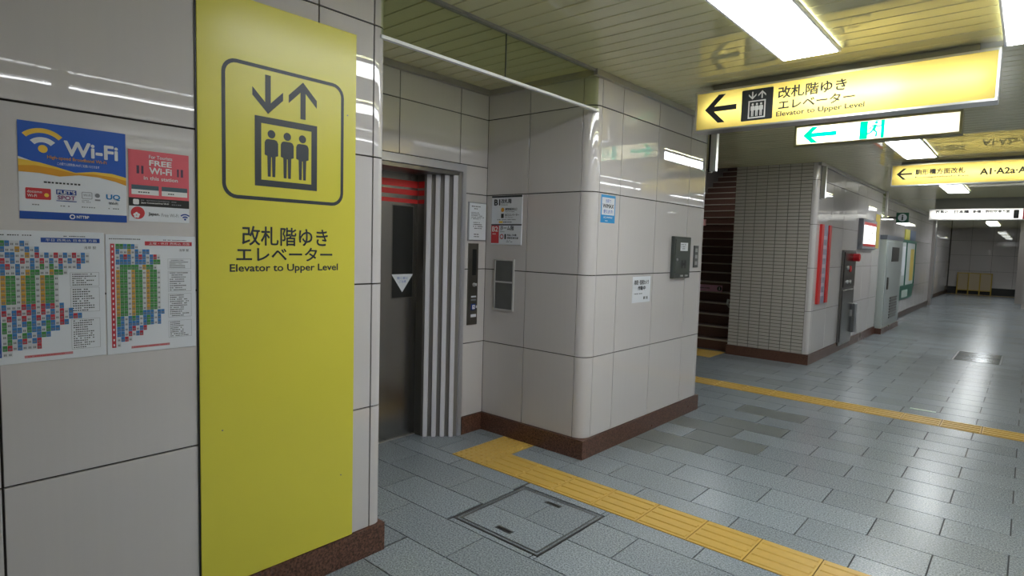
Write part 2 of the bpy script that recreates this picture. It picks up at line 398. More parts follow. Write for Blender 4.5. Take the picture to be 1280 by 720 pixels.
def cove(name, segs):
    mb = M()
    for (x0, x1, y0, y1) in segs: mb.box(x0, x1, y0, y1, 2.648, ZC - .012)
    struct(name, mb, TRIM)
cove('trim_1', [(E - .01, E + .035, 1.71, YB)])
cove('trim_2', [(E + .035, W + .03, YB - .03, YB + .01)])
cove('trim_3', [(W - .01, W + .03, YB + .01, 5.33)])
cove('trim_4', [(FW - .01, FW + .03, 8.52, 13.0)])
cove('trim_5', [(-2.34, -2.30, 13.0, 22.2)])
struct('trim_6', M().box(E + .035, W, YB - .029, YB + .0, ZC - .012, ZC), CGAP)
# upright channel pieces under the ceiling at both sides of the stair opening
def guide(name, lab, x, y):
    t = thing(name, lab, 'rail', FZ, (x, y, 2.225))
    obj('channel', M().box(-.025, .03, -.02, .03, .0, .42), ALU, t)
    obj('dark_edge', M().box(-.04, -.025, -.02, .05, -.01, .42), BLACK, t)
guide('shutter_guide', 'short bright metal upright at the top of the column beside the stairs', W + .03, 5.36)
guide('shutter_guide', 'short bright metal upright at the top corner of the small-tiled wall', FW + .03, 8.66)

# ------------------------------------------------------------------ ceiling: narrow panels running across the corridor
cl = struct('ceiling', M().box(-6.2, XR + .3, -3.3, 8.7, ZC, ZC + .1).box(-3.24, XR + .3, 8.7, YEND + .3, ZC, ZC + .1), CGAP)
PITCH = 0.1195; y = 2.332 - PITCH * 44; k = 0
cm = {}; rest = M()
while y < YEND - .1:
    yc = y + PITCH / 2
    xa = W - .01 if yc < 1.66 else (E - .01 if yc < 3.40 else (W - .01 if yc < 5.28 else (-6.0 if yc < 8.6 else (FW - .01 if yc < 13 else (-2.34 if yc < 22.4 else -2.61)))))
    if 1.4 < yc < 17:
        if xa not in cm:
            me = M().bev(xa, XR, .004, PITCH - .004, -.012, 0, .003).mesh('ceiling_panel'); me.materials.append(CEIL); cm[xa] = me
        o = obj('ceiling_panel', cm[xa], CEIL, cl); o.matrix_local = at(FD, (0, y + PITCH, ZC - .012))
    else:
        yy = -(y + PITCH)
        rest.bev(xa, XR, yy + .004, yy + PITCH - .004, -.012, 0, .003)
    y += PITCH
o = obj('ceiling_panel_field', rest, CEIL, cl); o.matrix_local = at(FD, (0, 0, ZC - .012)); o['kind'] = 'stuff'

# ------------------------------------------------------------------ floor
fl = struct('floor', M().box(-6.2, XR + .3, -3.3, YEND + .3, -.1, -.006), FGROUT)
def sub(r, e):
    x0, x1, y0, y1 = r; a, b, c, d = e
    if a >= x1 - 1e-6 or b <= x0 + 1e-6 or c >= y1 - 1e-6 or d <= y0 + 1e-6: return [r]
    out = []
    if a > x0: out.append((x0, a, y0, y1)); x0 = a
    if b < x1: out.append((b, x1, y0, y1)); x1 = b
    if c > y0: out.append((x0, x1, y0, c))
    if d < y1: out.append((x0, x1, d, y1))
    return out
TP = .2925
S1 = (2.853, 3.15); S2 = (6.40, 6.69)
HATCH = (-2.284, -1.693, 2.187, 2.79)
GRATE = (-.78, -.22, 10.80, 11.86)
excl = [(-3.01, XR, *S1), (-3.01, -2.71, 3.15, 3.41), (-6.0, XR, *S2), HATCH, GRATE, (-4.47, -3.30, 8.05, 8.63), (-2.57, -.33, 30.2, 30.5)]
MAIN = (W, XR, -3, YEND)
sides = [(E - .27, 1.70, YB), (-6.0, 5.32, 8.76), (-2.33, 13.0, 22.5), (-2.6, 22.5, YEND)]
rows = []
y = 2.70
while y > -3: rows.append((y - .275, y)); y -= .275
rows += [(2.70, 2.853), S1, (3.15, 3.317)]
y = 3.317
while y < 6.3: rows.append((y, min(y + .2802, 6.40))); y += .2802
y = 6.69
while y < YEND: rows.append((y, y + .29)); y += .29
rows.sort()
HP = .29
def in_front(P):
    c = Matrix(RC).transposed() @ (Vector(P) - Vector((0, 0, 1.5)))
    if c.z > -.1: return None
    return 640 - F_PX * c.x / c.z, 360 + F_PX * c.y / c.z
pieces = []
i0 = min(range(len(rows)), key=lambda i: abs(rows[i][0] - 2.15))
for i, (ya, yb) in enumerate(rows):
    # joint phase: even rows share the phase of the row that starts at 2.15
    off = 0 if (i - i0) % 2 == 0 else HP
    if ya > 3.2: off = 0 if (round((ya - 3.317) / .2802) % 2 == 1) else HP
    if ya > 6.6: off = 0 if (i % 2 == 0) else HP
    x = -2.88 + off - 2 * HP * 6
    while x < XR:
        r = (x, x + 2 * HP, ya, yb)
        cand = []
        full = [g for g in sides if g[1] <= ya + .02 and g[2] >= yb - .02]
        if full: cand.append((max(r[0], full[0][0]), min(r[1], XR), ya, yb))
        else:
            cand.append((max(r[0], W), min(r[1], XR), ya, yb))
            for g in sides: cand.append((max(r[0], g[0]), min(r[1], W), max(ya, g[1]), min(yb, g[2])))
        for rr in cand:
            if rr[1] - rr[0] < .02 or rr[3] - rr[2] < .02: continue
            ps = [rr]
            for e in excl: ps = [q for p in ps for q in sub(p, e)]
            pieces += [p for p in ps if p[1] - p[0] > .02 and p[3] - p[2] > .02]
        x += 2 * HP
def seen(p):
    q = [in_front((x, y, 0)) for x in (p[0], p[1]) for y in (p[2], p[3])]
    if any(a is None for a in q): return 0
    cx = sum(a[0] for a in q) / 4; cy = sum(a[1] for a in q) / 4
    if not (-20 < cx < 1300 and 300 < cy < 745): return 0
    X = (p[0] + p[1]) / 2; Y = (p[2] + p[3]) / 2
    if Y < 1.7 and X < W: return 0
    if Y > 5.3 and X < -2.3 and X * 5.33 / Y < W - .6: return 0
    xs = [a[0] for a in q]; ys = [a[1] for a in q]
    return (max(xs) - min(xs)) * (max(ys) - min(ys))
pieces.sort(key=seen, reverse=True)
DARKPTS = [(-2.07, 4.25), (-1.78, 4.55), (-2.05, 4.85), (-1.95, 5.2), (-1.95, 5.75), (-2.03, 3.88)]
frest = M(); GF = .003
for n, p in enumerate(pieces):
    if n < 300 and seen(p) > 0:
        wd, ht = p[1] - p[0] - 2 * GF, p[3] - p[2] - 2 * GF
        cx, cy = (p[0] + p[1]) / 2, (p[2] + p[3]) / 2
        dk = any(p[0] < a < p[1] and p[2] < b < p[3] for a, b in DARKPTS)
        k = (round(wd, 3), round(ht, 3), 'floor', dk)
        if k not in tile_cache:
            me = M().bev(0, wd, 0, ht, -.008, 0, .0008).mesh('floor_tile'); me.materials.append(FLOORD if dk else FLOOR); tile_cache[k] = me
        o = obj('floor_tile', tile_cache[k], FLOOR, fl); o.matrix_local = Matrix.Translation((p[0] + GF, p[2] + GF, 0))
    else:
        frest.bev(p[0] + GF, p[1] - GF, p[2] + GF, p[3] - GF, -.008, 0, .0008)
o = obj('floor_tile_field', frest, FLOOR, fl); o['kind'] = 'stuff'

# tactile paving
def guide_tile(w, h):
    mb = M().bev(.002, w - .002, .002, h - .002, -.006, .002, .001)
    for k in range(4):
        c = h * (k + .5) / 4
        mb.bev(.012, w - .012, c - .017, c + .017, .002, .007, .004)
    return mb
def dot_tile(w, h):
    mb = M().bev(.002, w - .002, .002, h - .002, -.006, .002, .001)
    for i in range(6):
        for j in range(6):
            cx, cy = w * (i + .5) / 6, h * (j + .5) / 6
            a = circle(cx, cy, .012, 8); b = circle(cx, cy, .007, 8)
            mb.add([(x, y, .002) for x, y in a] + [(x, y, .007) for x, y in b], [(k, (k + 1) % 8, 8 + (k + 1) % 8, 8 + k) for k in range(8)] + [tuple(range(8, 16))])
    return mb
gm = guide_tile(TP, S1[1] - S1[0]).mesh('tactile_tile'); gm.materials.append(TACT)
dm = dot_tile(.30, S1[1] - S1[0]).mesh('tactile_tile'); dm.materials.append(TACT)
dm2 = dot_tile(.30, .26).mesh('tactile_tile'); dm2.materials.append(TACT)
def tactile(me, x, y, lab):
    o = obj('tactile_tile', me, TACT, fl); o.matrix_local = Matrix.Translation((x, y, 0)); o['label'] = lab
tactile(dm, -3.01, S1[0], 'yellow dotted tactile tile'); tactile(dm2, -3.01, S1[1], 'yellow dotted tactile tile')
x = -2.71
while x < XR - .2: tactile(gm, x, S1[0], 'yellow ribbed tactile tile'); x += TP
x = -4.9
while x < XR - .2: tactile(gm, x, S2[0], 'yellow ribbed tactile tile'); x += TP
dm3 = dot_tile(.29, .29).mesh('tactile_tile'); dm3.materials.append(TACT)
for i in range(4):
    for j in range(2): tactile(dm3, -3.59 - .29 * i, 8.05 + .29 * j, 'yellow dotted tactile tile')
dm4 = M().bev(.002, .558, .002, .298, -.006, .004, .002).mesh('tactile_tile'); dm4.materials.append(TACT)
for i in range(4): tactile(dm4, -2.57 + .56 * i, 30.2, 'yellow tactile tile')

# access hatch with stone inlay
t = thing('floor_hatch', 'square metal-framed access hatch with stone inlay in front of the elevator', 'hatch', FZ, (HATCH[0], HATCH[2], 0))
hw, hh = HATCH[1] - HATCH[0], HATCH[3] - HATCH[2]
DK = mat('hatch_metal', (.09, .095, .10), .35, metal=.6)
fm = M()
for a in (.004, .024):
    b = a + .009
    ring(fm, [(a, a), (hw - a, a), (hw - a, hh - a), (a, hh - a)], [(b, b), (hw - b, b), (hw - b, hh - b), (b, hh - b)], .0005 if a < .01 else -.0005)
obj('frame', fm, DK, t)
obj('bed', M().box(.0, hw, .0, hh, -.012, -.004), FGROUT, t)
om = M(); ring(om, [(.014, .014), (hw - .014, .014), (hw - .014, hh - .014), (.014, hh - .014)], [(.023, .023), (hw - .023, .023), (hw - .023, hh - .023), (.023, hh - .023)], -.0003)
obj('rim', om, FLOOR, t)
for (a, b, c, d) in ((.036, hw - .036, .036, .262), (.036, hw / 2 - .012, .266, hh - .036), (hw / 2 - .008, hw - .036, .266, hh - .036)):
    obj('inlay_tile', M().bev(a, b, c, d, -.008, 0, .001), FLOOR, t)
for yy in (.075, .50):
    h = obj('handle', M().box(hw / 2 - .055, hw / 2 + .05, yy, yy + .034, -.002, .0012), DK, t)
    obj('handle_slot', M().box(hw / 2 - .045, hw / 2 + .04, yy + .010, yy + .024, .0, .002), BLACK, h)

# metal floor plate further down the corridor
t = thing('floor_plate', 'dark metal floor plate with inlay in the far corridor floor', 'floor plate', FZ, (GRATE[0], GRATE[2], 0))
gw, gh = GRATE[1] - GRATE[0], GRATE[3] - GRATE[2]
obj('frame', M().box(0, gw, 0, gh, -.01, -.002), DK, t)
pm = mat('plate_metal', (.20, .22, .24), .16, metal=.7)
for i in range(2):
    obj('plate', M().bev(.02, gw - .02, .02 + i * gh / 2, gh / 2 - .01 + i * gh / 2, -.004, .001, .001), pm, t)
t = thing('floor_marker', 'small pale luminous marker strip set in the floor behind the second yellow line', 'marker', FZ, (-.80, 6.93, 0))
obj('plate', M().bev(0, .21, 0, .055, .0, .002, .001), mat('marker_green', (.25, .42, .33), .3), t)
obj('stripe', M().rect(.03, .18, .018, .037, .0025), mat('marker_pale', (.75, .80, .62), .4), t)

# ------------------------------------------------------------------ staircase
RT = mat('stair_riser', (.115, .055, .038), .45, mottle=.2, mscale=20); NS = mat('stair_nosing', (.42, .37, .30), .5)
t = thing('staircase', 'dark brown staircase with pale nosings rising behind the tiled column', 'staircase', FZ, (-3.25, 8.75, 0))
st = M().box(-2.74, -.005, 0, .34, -.155, 0).mesh('step'); st.materials.append(RT)
ns = M().box(-2.74, -.005, -.012, .03, -.018, .002).mesh('nosing'); ns.materials.append(NS)
for i in range(24):
    o = obj('step', st, RT, t, Matrix.Translation((0, .29 * i, .158 * (i + 1))))
    obj('nosing', ns, NS, o)
HR = mat('handrail', (.28, .27, .26), .3, metal=.8)
t = thing('stair_handrail', 'metal stair handrail with pale loop end beside the small-tiled wall', 'handrail', FZ, (-3.33, 8.95, 0))
obj('rail', M().tube([(.0, -.25, .78), (-.0, -.28, .72), (0, -.2, .67), (0, .1, .86), (0, 3.0, 2.42)], .019, 8), mat('handrail_pale', (.62, .62, .6), .3, metal=.3), t)
obj('bracket', M().tube([(0, .6, 1.10), (.06, .6, 1.02)], .01, 6), HR, t)
PK = mat('pink_sign', (.52, .28, .40), .5)
t = thing('stair_sign', 'pink direction strip fixed on a stair riser', 'sign', FY, (-4.07, 9.31, .838))
obj('plate', M().box(0, .40, 0, .105, 0, .004), PK, t)
obj('icon', M().poly(circle(.355, .052, .038, 20), .0048), INK, t)
text(t, 'i', .349, .361, .03, .075, .0052, WHITE, .02)
fine_print(t, .03, .30, .035, .07, .0048, INK, 1, random.Random(3))
t = thing('stair_post', 'dark post with two pink tags at the foot of the stairs beside the column', 'post', FZ, (-3.73, 8.52, 0))
obj('post', M().tube([(0, 0, 0), (0, 0, 2.62)], .028, 10), BLACK, t)
obj('tag', M().bev(-.02, .05, -.035, -.03, 1.62, 1.70, .001), PK, t)
obj('knob', M().tube([(.045, -.03, 1.86), (.045, -.03, 1.95)], .04, 10), mat('pink_knob', (.62, .28, .27), .5), t)

# ------------------------------------------------------------------ elevator
t = thing('elevator', 'stainless elevator entrance with ribbed grey jambs and red striped doors', 'elevator', FX, (E, 2.49, 0))
for s in (-1, 1):
    def q(a, b): return (min(s * a, s * b), max(s * a, s * b))
    d0, d1 = q(.0015, .475)
    p = obj('door_panel', M().box(d0, d1, .004, 2.04, -.30, -.27), STEEL, t)
    a, b = q(.228, .418)
    obj('window', M().box(a, b, 1.08, 1.762, -.269, -.268), BLACK, p)
    wf_ = M(); ring(wf_, [(a - .006, 1.074), (b + .006, 1.074), (b + .006, 1.768), (a - .006, 1.768)], [(a, 1.08), (b, 1.08), (b, 1.762), (a, 1.762)], -.2685); obj('window_frame', wf_, DSTEEL, p)
    for z0, z1 in ((1.905, 1.955), (1.848, 1.887), (1.788, 1.818)):
        obj('stripe', M().rect(d0, d1, z0, z1, -.2692), RED, p)
    k = obj('jamb', M().box(*q(.46, .50), 0, 2.05, -.30, -.19), DSTEEL, t)
    for z0, z1 in ((1.905, 1.955), (1.848, 1.887), (1.788, 1.818)):
        obj('stripe', M().box(*q(.4592, .4598), z0, z1, -.262, -.192), RED, k)
    # splayed jamb carrying four upright ribs
    p0 = Vector((s * .46, -.19)); p1 = Vector((s * .66, 0.0)); dv = (p1 - p0); L = dv.length; dv.normalize()
    nv = Vector((-dv.y * s, dv.x * s)); nv = nv if nv.x * s < 0 else -nv
    def sp(a, h): v = p0 + dv * a + nv * h; return (v.x, v.y)
    def upright(pts, y0, y1):
        mb = M().prism([(x, -zz) for x, zz in pts], y0, y1)
        mb.v = [(x, z, -y) for x, y, z in mb.v]; return mb
    obj('splay', upright([sp(0, 0), sp(L, 0), sp(L, -.05), sp(0, -.05)], 0, 2.05), RIBBACK, t)
    for k in range(4):
        a0 = .016 + k * .066
        obj('rib', upright([sp(a0, 0), sp(a0 + .036, 0), sp(a0 + .033, .032), sp(a0 + .003, .032)], 0.002, 2.005), RIB, t)
    obj('frame_post', M().box(*q(.66, .698), 0, 2.09, -.06, .014), mat('frame_grey', (.46, .46, .49), .35, metal=.5), t)
obj('header', M().box(-.66, .66, 2.035, 2.09, -.32, .014), MATS['frame_grey'], t)
obj('soffit', M().box(-.64, .64, 2.006, 2.034, -.30, -.005), DSTEEL, t)
obj('sill', M().box(-.5, .5, -.001, .004, -.31, -.255), ALU, t)
obj('shaft_back', M().box(-.7, .7, 0, 2.1, -.34, -.32), BLACK, t)
k = obj('sticker', M().poly([(.222, 1.254), (.425, 1.254), (.323, 1.118)], -.2675), PAPER, t)
text(k, '開く扉に', .275, .375, 1.215, 1.235, -.267, PBLUE)
text(k, 'ご注意', .292, .358, 1.19, 1.208, -.267, PBLUE)

# notices and fittings around the elevator
rnd = random.Random(11)
t = thing('framed_notice', 'white framed notice above the elevator call panel', 'notice', FX, (E, 3.222, 1.52))
obj('frame', M().bev(0, .198, 0, .298, .0, .012, .004), mat('notice_frame', (.35, .36, .38), .4, metal=.4), t)
obj('sheet', M().rect(.008, .19, .008, .29, .0125), PAPER, t)
fine_print(t, .03, .17, .24, .275, .013, INK, 2, rnd); fine_print(t, .025, .175, .165, .225, .013, INK, 5, rnd)
fine_print(t, .05, .175, .09, .15, .013, INK, 4, rnd); fine_print(t, .06, .14, .025, .06, .013, INK, 2, rnd)
t = thing('call_panel', 'narrow stainless elevator call panel with dark display and blue button', 'call panel', FX, (E, 3.235, .862))
obj('plate', M().bev(0, .108, 0, .638, 0, .01, .003), mat('panel_steel', (.17, .16, .14), .3, metal=.85), t)
obj('display', M().box(.040, .082, .39, .592, .01, .0115), BLACK, t)
obj('key_switch', M().prism(circle(.062, .315, .016, 16), .01, .016), ALU, t)
obj('up_button', M().bev(.074, .094, .305, .325, .01, .014, .002), WHITE, t)
obj('label_strip', M().rect(.034, .09, .215, .228, .0106), PAPER, t); obj('label_strip', M().rect(.034, .09, .19, .203, .0106), GREYINK, t)
b = obj('call_button', M().bev(.036, .084, .115, .165, .01, .014, .003), mat('button_blue', (.02, .06, .28), .3), t)
text(b, '♿', .046, .074, .124, .156, .0145, WHITE)
obj('side_button', M().bev(.09, .102, .13, .15, .01, .013, .002), WHITE, t)
obj('label_strip', M().rect(.034, .094, .06, .083, .0106), PAPER, t)

t = thing('floor_guide_sign', 'floor guide poster reading B1 and B2 on the alcove wall', 'sign', FY, (-3.217, YB, 1.497))
w_, h_ = .312, .376
obj('board', M().bev(0, w_, 0, h_, 0, .006, .001), PAPER, t)
Z = .0066
obj('bar', M().rect(0, w_, h_ - .014, h_, Z), INK, t); obj('bar', M().rect(0, w_, .148, .158, Z), INK, t)
text(t, 'B1', .025, .088, .302, .350, Z, INK, .035); text(t, '改札階', .098, .205, .316, .352, Z, INK, .02); text(t, 'Concourse', .098, .165, .302, .312, Z, INK)
obj('icon', M().poly(circle(.115, .268, .017, 18), Z), PORANGE, t); text(t, '都営線改札口', .142, .262, .262, .282, Z, INK, .015); text(t, 'Toei Line Gates', .142, .235, .250, .258, Z, INK)
obj('icon', M().rect(.100, .128, .205, .238, Z), INK, t); text(t, '出口エレベーター', .142, .285, .218, .238, Z, INK, .015); text(t, 'Exit Elevator', .142, .225, .206, .214, Z, INK)
fine_print(t, .06, .27, .186, .198, Z, INK, 1, rnd); obj('bar', M().rect(.078, .12, .166, .182, Z), PGOLD, t); fine_print(t, .125, .25, .166, .182, Z, INK, 1, rnd)
obj('block', M().rect(0, .082, .010, .147, Z), PRED, t); text(t, 'B2', .01, .072, .10, .14, Z + .0004, WHITE, .02); fine_print(t, .015, .07, .075, .09, Z + .0004, WHITE, 1, rnd)
text(t, 'ホーム階', .095, .235, .110, .146, Z, INK, .02); text(t, 'Platform', .095, .14, .096, .106, Z, INK)
icn = M(); ring(icn, circle(.112, .062, .02, 20), circle(.112, .062, .013, 20), Z); obj('icon', icn, PRED, t)
text(t, '1', .142, .156, .042, .082, Z, INK, .03); text(t, '西馬込 日本橋', .166, .262, .066, .082, Z, INK, .015); text(t, '羽田空港方面', .166, .282, .044, .06, Z, INK, .015); fine_print(t, .16, .25, .018, .036, Z, INK, 2, rnd)

t = thing('wall_hatch', 'grey two-part access panel in pale frame below the floor guide poster', 'panel', FY, (-3.17, YB, .985))
PF = mat('pale_frame', (.58, .58, .57), .35, metal=.3); PG = mat('panel_grey', (.16, .165, .16), .35, metal=.4, mottle=.15, mscale=12)
obj('frame', M().box(0, .012, 0, .40, 0, .012).box(.191, .203, 0, .40, 0, .012).box(.012, .191, 0, .012, 0, .012).box(.012, .191, .388, .40, 0, .012).box(.012, .191, .216, .228, 0, .012), PF, t)
obj('door', M().box(.012, .191, .012, .216, 0, .007), PG, t); obj('door', M().box(.012, .191, .228, .388, 0, .007), PG, t)

# column face
t = thing('wireless_sticker', 'blue and white wireless service sticker on the column face', 'sticker', FX, (W, 3.548, 1.672))
SB = mat('sticker_blue', (.02, .28, .62), .4)
obj('sheet', M().rect(0, .19, 0, .196, .0012), SB, t); obj('field', M().rect(.012, .178, .056, .178, .0016), PAPER, t)
text(t, '当駅で', .06, .13, .142, .168, .002, PBLUE); text(t, 'WiMAX', .022, .168, .104, .134, .002, INK, .03); text(t, '使えます!', .034, .156, .066, .095, .002, PBLUE, .01)
text(t, 'UQ WiMAX', .035, .155, .030, .045, .002, WHITE, .01); fine_print(t, .06, .13, .008, .022, .002, WHITE, 1, rnd)
t = thing('camera_notice', 'white paper security camera notice taped on the column face', 'notice', FX, (W, 4.033, 1.075))
obj('sheet', M().rect(0, .285, 0, .204, .0015), PAPER, t)
text(t, '防犯・監視カメラ', .03, .255, .140, .177, .002, INK, .025); text(t, '作動中', .085, .205, .096, .130, .002, INK, .025)
fine_print(t, .03, .26, .062, .078, .002, INK, 1, rnd); text(t, '駅 長', .175, .25, .022, .045, .002, INK, .02)
t = thing('utility_box', 'dark grey-green metal utility box with white label on the column', 'box', FX, (W, 4.655, 1.252))
UB = mat('utility_green', (.075, .088, .078), .4, metal=.3); UB2 = mat('utility_rim', (.05, .06, .055), .4)
obj('body', M().bev(0, .32, 0, .356, 0, .03, .006), UB2, t); d = obj('door', M().bev(.016, .304, .045, .335, .03, .036, .003), UB, t)
obj('label', M().rect(.10, .245, .235, .305, .0366), PAPER, d); obj('lock', M().prism(circle(.045, .16, .012, 14), .036, .042), ALU, d)
obj('slot', M().rect(.13, .16, .085, .155, .0366), BLACK, d); obj('slot', M().rect(.19, .22, .085, .155, .0366), BLACK, d); obj('slot', M().rect(.16, .19, .11, .13, .0366), BLACK, d)
obj('latch', M().box(.13, .18, .014, .028, .03, .035), ALU, t); obj('latch', M().box(.22, .27, .014, .028, .03, .035), ALU, t)
fine_print(d, .108, .235, .245, .298, .037, GREYINK, 3, rnd)
t = thing('nameplate', 'small dark upright plate with three marks at the end of the column', 'plate', FX, (W, 5.098, 1.341))
obj('plate', M().bev(0, .092, 0, .196, 0, .008, .002), mat('nameplate_grey', (.07, .075, .075), .4), t)
for k in range(3): obj('mark', M().rect(.022, .07, .022 + k * .058, .055 + k * .058, .0085), mat('mark_grey', (.28, .29, .29), .5), t)

# ------------------------------------------------------------------ glass smoke barrier over the elevator alcove
XG = -2.29
t = thing('smoke_barrier', 'greenish glass smoke barrier hanging across the elevator alcove', 'glass barrier', FZ, (XG, 1.67, 2.418))
obj('glass_pane', M().box(-.003, .003, .002, .846, .012, .268), GLASS, t)
obj('glass_pane', M().box(-.003, .003, .852, 1.79, .012, .268), GLASS, t)
obj('joint', M().box(-.003, .003, .8465, .8515, .012, .268), mat('joint_dark', (.05, .06, .045), .6), t)
obj('bottom_rail', M().box(-.011, .011, -.0, 1.79, -.002, .013), mat('rail_white', (.88, .89, .90), .3), t)
obj('top_rail', M().box(-.016, .016, .0, 1.79, .254, .270), mat('rail_grey', (.30, .30, .28), .4), t)
t = thing('smoke_barrier', 'short glass smoke barrier stub above the pale equipment cabinet', 'glass barrier', FZ, (-2.32, 13.0, 2.18))
obj('glass_pane', M().box(0, .20, -.003, .003, .01, .50), GLASS, t)
obj('bottom_rail', M().box(0, .23, -.012, .012, -.006, .01), MATS['rail_white'], t)
obj('edge_rail', M().box(.20, .235, -.012, .012, .01, .50), ALU, t)

# ------------------------------------------------------------------ yellow elevator board on the left wall
def figure(mb, cx, y0, h, z, mi=0, s=1.0):
    """standing person pictogram of height h"""
    hr = h * .088
    mb.poly(circle(cx, y0 + h - hr, hr, 18), z, mi)
    b = h * .80; sw = h * .152 * s
    mb.poly([(cx - sw * .55, y0), (cx - sw * .12, y0), (cx - sw * .05, y0 + h * .42), (cx + sw * .05, y0 + h * .42), (cx + sw * .12, y0), (cx + sw * .55, y0),
             (cx + sw * .62, y0 + h * .44), (cx + sw, y0 + h * .46), (cx + sw, y0 + b - sw * .5), (cx + sw * .82, y0 + b - sw * .12), (cx + sw * .5, y0 + b),
             (cx - sw * .5, y0 + b), (cx - sw * .82, y0 + b - sw * .12), (cx - sw, y0 + b - sw * .5), (cx - sw, y0 + h * .46), (cx - sw * .62, y0 + h * .44)], z, mi)
def arrow(x, y, ln, hw, th, ang, z):
    """arrow whose tip is at (x, y), pointing along ang degrees, with open chevron head"""
    c, s = math.cos(math.radians(ang)), math.sin(math.radians(ang))
    k = th * 1.38; e = k + th * .5
    P = [(0, 0), (-hw, hw), (-hw - k, hw), (-e, th * .5), (-ln, th * .5), (-ln, -th * .5), (-e, -th * .5), (-hw - k, -hw), (-hw, -hw)]
    return M().poly([(x + a * c - b * s, y + a * s + b * c) for a, b in P], z)
t = thing('elevator_board', 'tall yellow elevator sign board covering the left wall', 'sign', FX, (W, .877, .139))
bw, bh = .663, 2.253
obj('board', M().bev(0, bw, 0, bh, 0, .008, .001), YELLOW, t)
obj('edge_seal', M().box(-.005, 0, 0, bh, 0, .005), BLACK, t)
Z = .0086
NK = mat('board_ink', (.018, .028, .035), .4)
fr_ = M(); ring(fr_, rrect(.085, .601, 1.505, 2.022, .055), rrect(.099, .587, 1.519, 2.008, .042), Z); obj('pictogram_border', fr_, NK, t)
obj('down_arrow', arrow(.262, 1.842, .148, .062, .023, -90, Z), NK, t)
obj('up_arrow', arrow(.410, 1.994, .148, .062, .023, 90, Z), NK, t)
cb = M(); ring(cb, [(.209, 1.561), (.474, 1.561), (.474, 1.829), (.209, 1.829)], [(.235, 1.586), (.448, 1.586), (.448, 1.803), (.235, 1.803)], Z); obj('car_outline', cb, NK, t)
for k in range(3):
    fb = M(); figure(fb, .276 + .066 * k, 1.60, .182, Z); obj('figure', fb, NK, t)
text(t, '改札階ゆき', .158, .527, 1.328, 1.404, Z, NK, .014)
text(t, 'エレベーター', .136, .549, 1.266, 1.323, Z, NK, .016)
text(t, 'Elevator to Upper Level', .111, .577, 1.218, 1.256, Z, NK, .016)
for u, v in ((.60, .30), (.08, .62), (.62, 1.9)):
    obj('screw', M().prism(circle(u, v, .003, 8), .008, .0095), DSTEEL, t)

# ------------------------------------------------------------------ posters on the left wall
t = thing('wireless_poster', 'blue and white poster with large Wi-Fi lettering', 'poster', FX, (W, .373, 1.536))
pw, ph = .28, .292
obj('sheet', M().rect(0, pw, 0, ph, .0012), PAPER, t)
obj('blue_field', M().poly([(0, ph), (0, .185 * 1), (.04, .172), (.09, .163), (.14, .150), (.19, .158), (.24, .157), (pw, .148), (pw, ph)], .0016), PBLUE, t)
def wave(lo, hi): return lo + hi[::-1]
obj('orange_swoosh', M().poly(wave([(0, .140), (.05, .140), (.10, .134), (.15, .143), (.20, .142), (.25, .132), (pw, .122)], [(0, .178), (.05, .172), (.09, .163), (.14, .150), (.19, .158), (.24, .157), (pw, .148)]), .0019), PORANGE, t)
obj('gold_swoosh', M().poly(wave([(0, .158), (.04, .162), (.08, .158), (.14, .147), (.19, .150), (.24, .147), (pw, .138)], [(0, .178), (.05, .172), (.09, .163), (.14, .150), (.19, .158), (.24, .157), (pw, .148)]), .0022), PGOLD, t)
obj('bottom_band', M().rect(0, pw, 0, .023, .0016), mat('poster_blue2', (.008, .07, .36), .3), t)
def wifi(parent, cx, cy, r, m, m2=None):
    for k, (a, b) in enumerate(((0, .22), (.40, .62), (.80, 1.0))):
        mb = M(); A = [math.radians(d) for d in (45, 135)]
        if a == 0: mb.poly(circle(cx, cy + r * .12, r * .17, 16), .0019)
        else:
            o1 = circle(cx, cy, r * b, 14, *A); i1 = circle(cx, cy, r * a, 14, *A); mb.poly(o1 + i1[::-1], .0019)
        obj('signal_arc', mb, m if k != 1 or not m2 else m2, parent)
wifi(t, .060, .205, .070, PGOLD, PSILVER)
text(t, 'Wi-Fi', .112, .258, .200, .247, .0022, PSILVER, .03)
text(t, 'High-speed Broadband Wi-Fi', .070, .225, .183, .196, .0022, PORANGE, .01)
text(t, 'この駅で公衆無線LANがご利用いただけます', .095, .205, .169, .178, .0022, WHITE)
fine_print(t, .06, .222, .108, .120, .0018, INK, 1, rnd)
k = obj('logo_card', M().poly(rrect(.015, .077, .060, .094, .003), .0018), PRED, t); text(k, 'docomo', .019, .055, .079, .087, .0022, WHITE, .01); text(k, 'Wi-Fi', .019, .042, .066, .075, .0022, WHITE, .01); obj('card_mark', M().poly(circle(.066, .074, .006, 12), .0022), PGOLD, k)
k = obj('logo_card', M().rect(.090, .142, .079, .094, .0018), PNAVY, t); text(k, "FLET'S", .093, .139, .081, .092, .0022, WHITE, .03)
text(t, 'SPOT', .093, .139, .063, .076, .0022, mat('spot_purple', (.25, .02, .16), .4), .02); obj('logo_line', M().rect(.090, .142, .058, .0605, .0018), PNAVY, t)
kb = M(); ring(kb, rrect(.156, .184, .070, .092, .003), rrect(.1575, .1825, .0715, .0905, .002), .0018); obj('logo_outline', kb, GREYINK, t); text(t, 'Wi-Fi', .160, .180, .078, .086, .0019, GREYINK); fine_print(t, .156, .184, .058, .068, .0018, GREYINK, 2, rnd)
obj('logo_figure', M().poly(circle(.198, .083, .007, 14), .0018).rect(.191, .206, .066, .071, .0018), GREYINK, t)
text(t, 'UQ', .222, .262, .070, .090, .0018, mat('uq_blue', (.0, .22, .55), .4), .03); text(t, 'Wi-Fi', .230, .255, .057, .066, .0018, INK, .01)
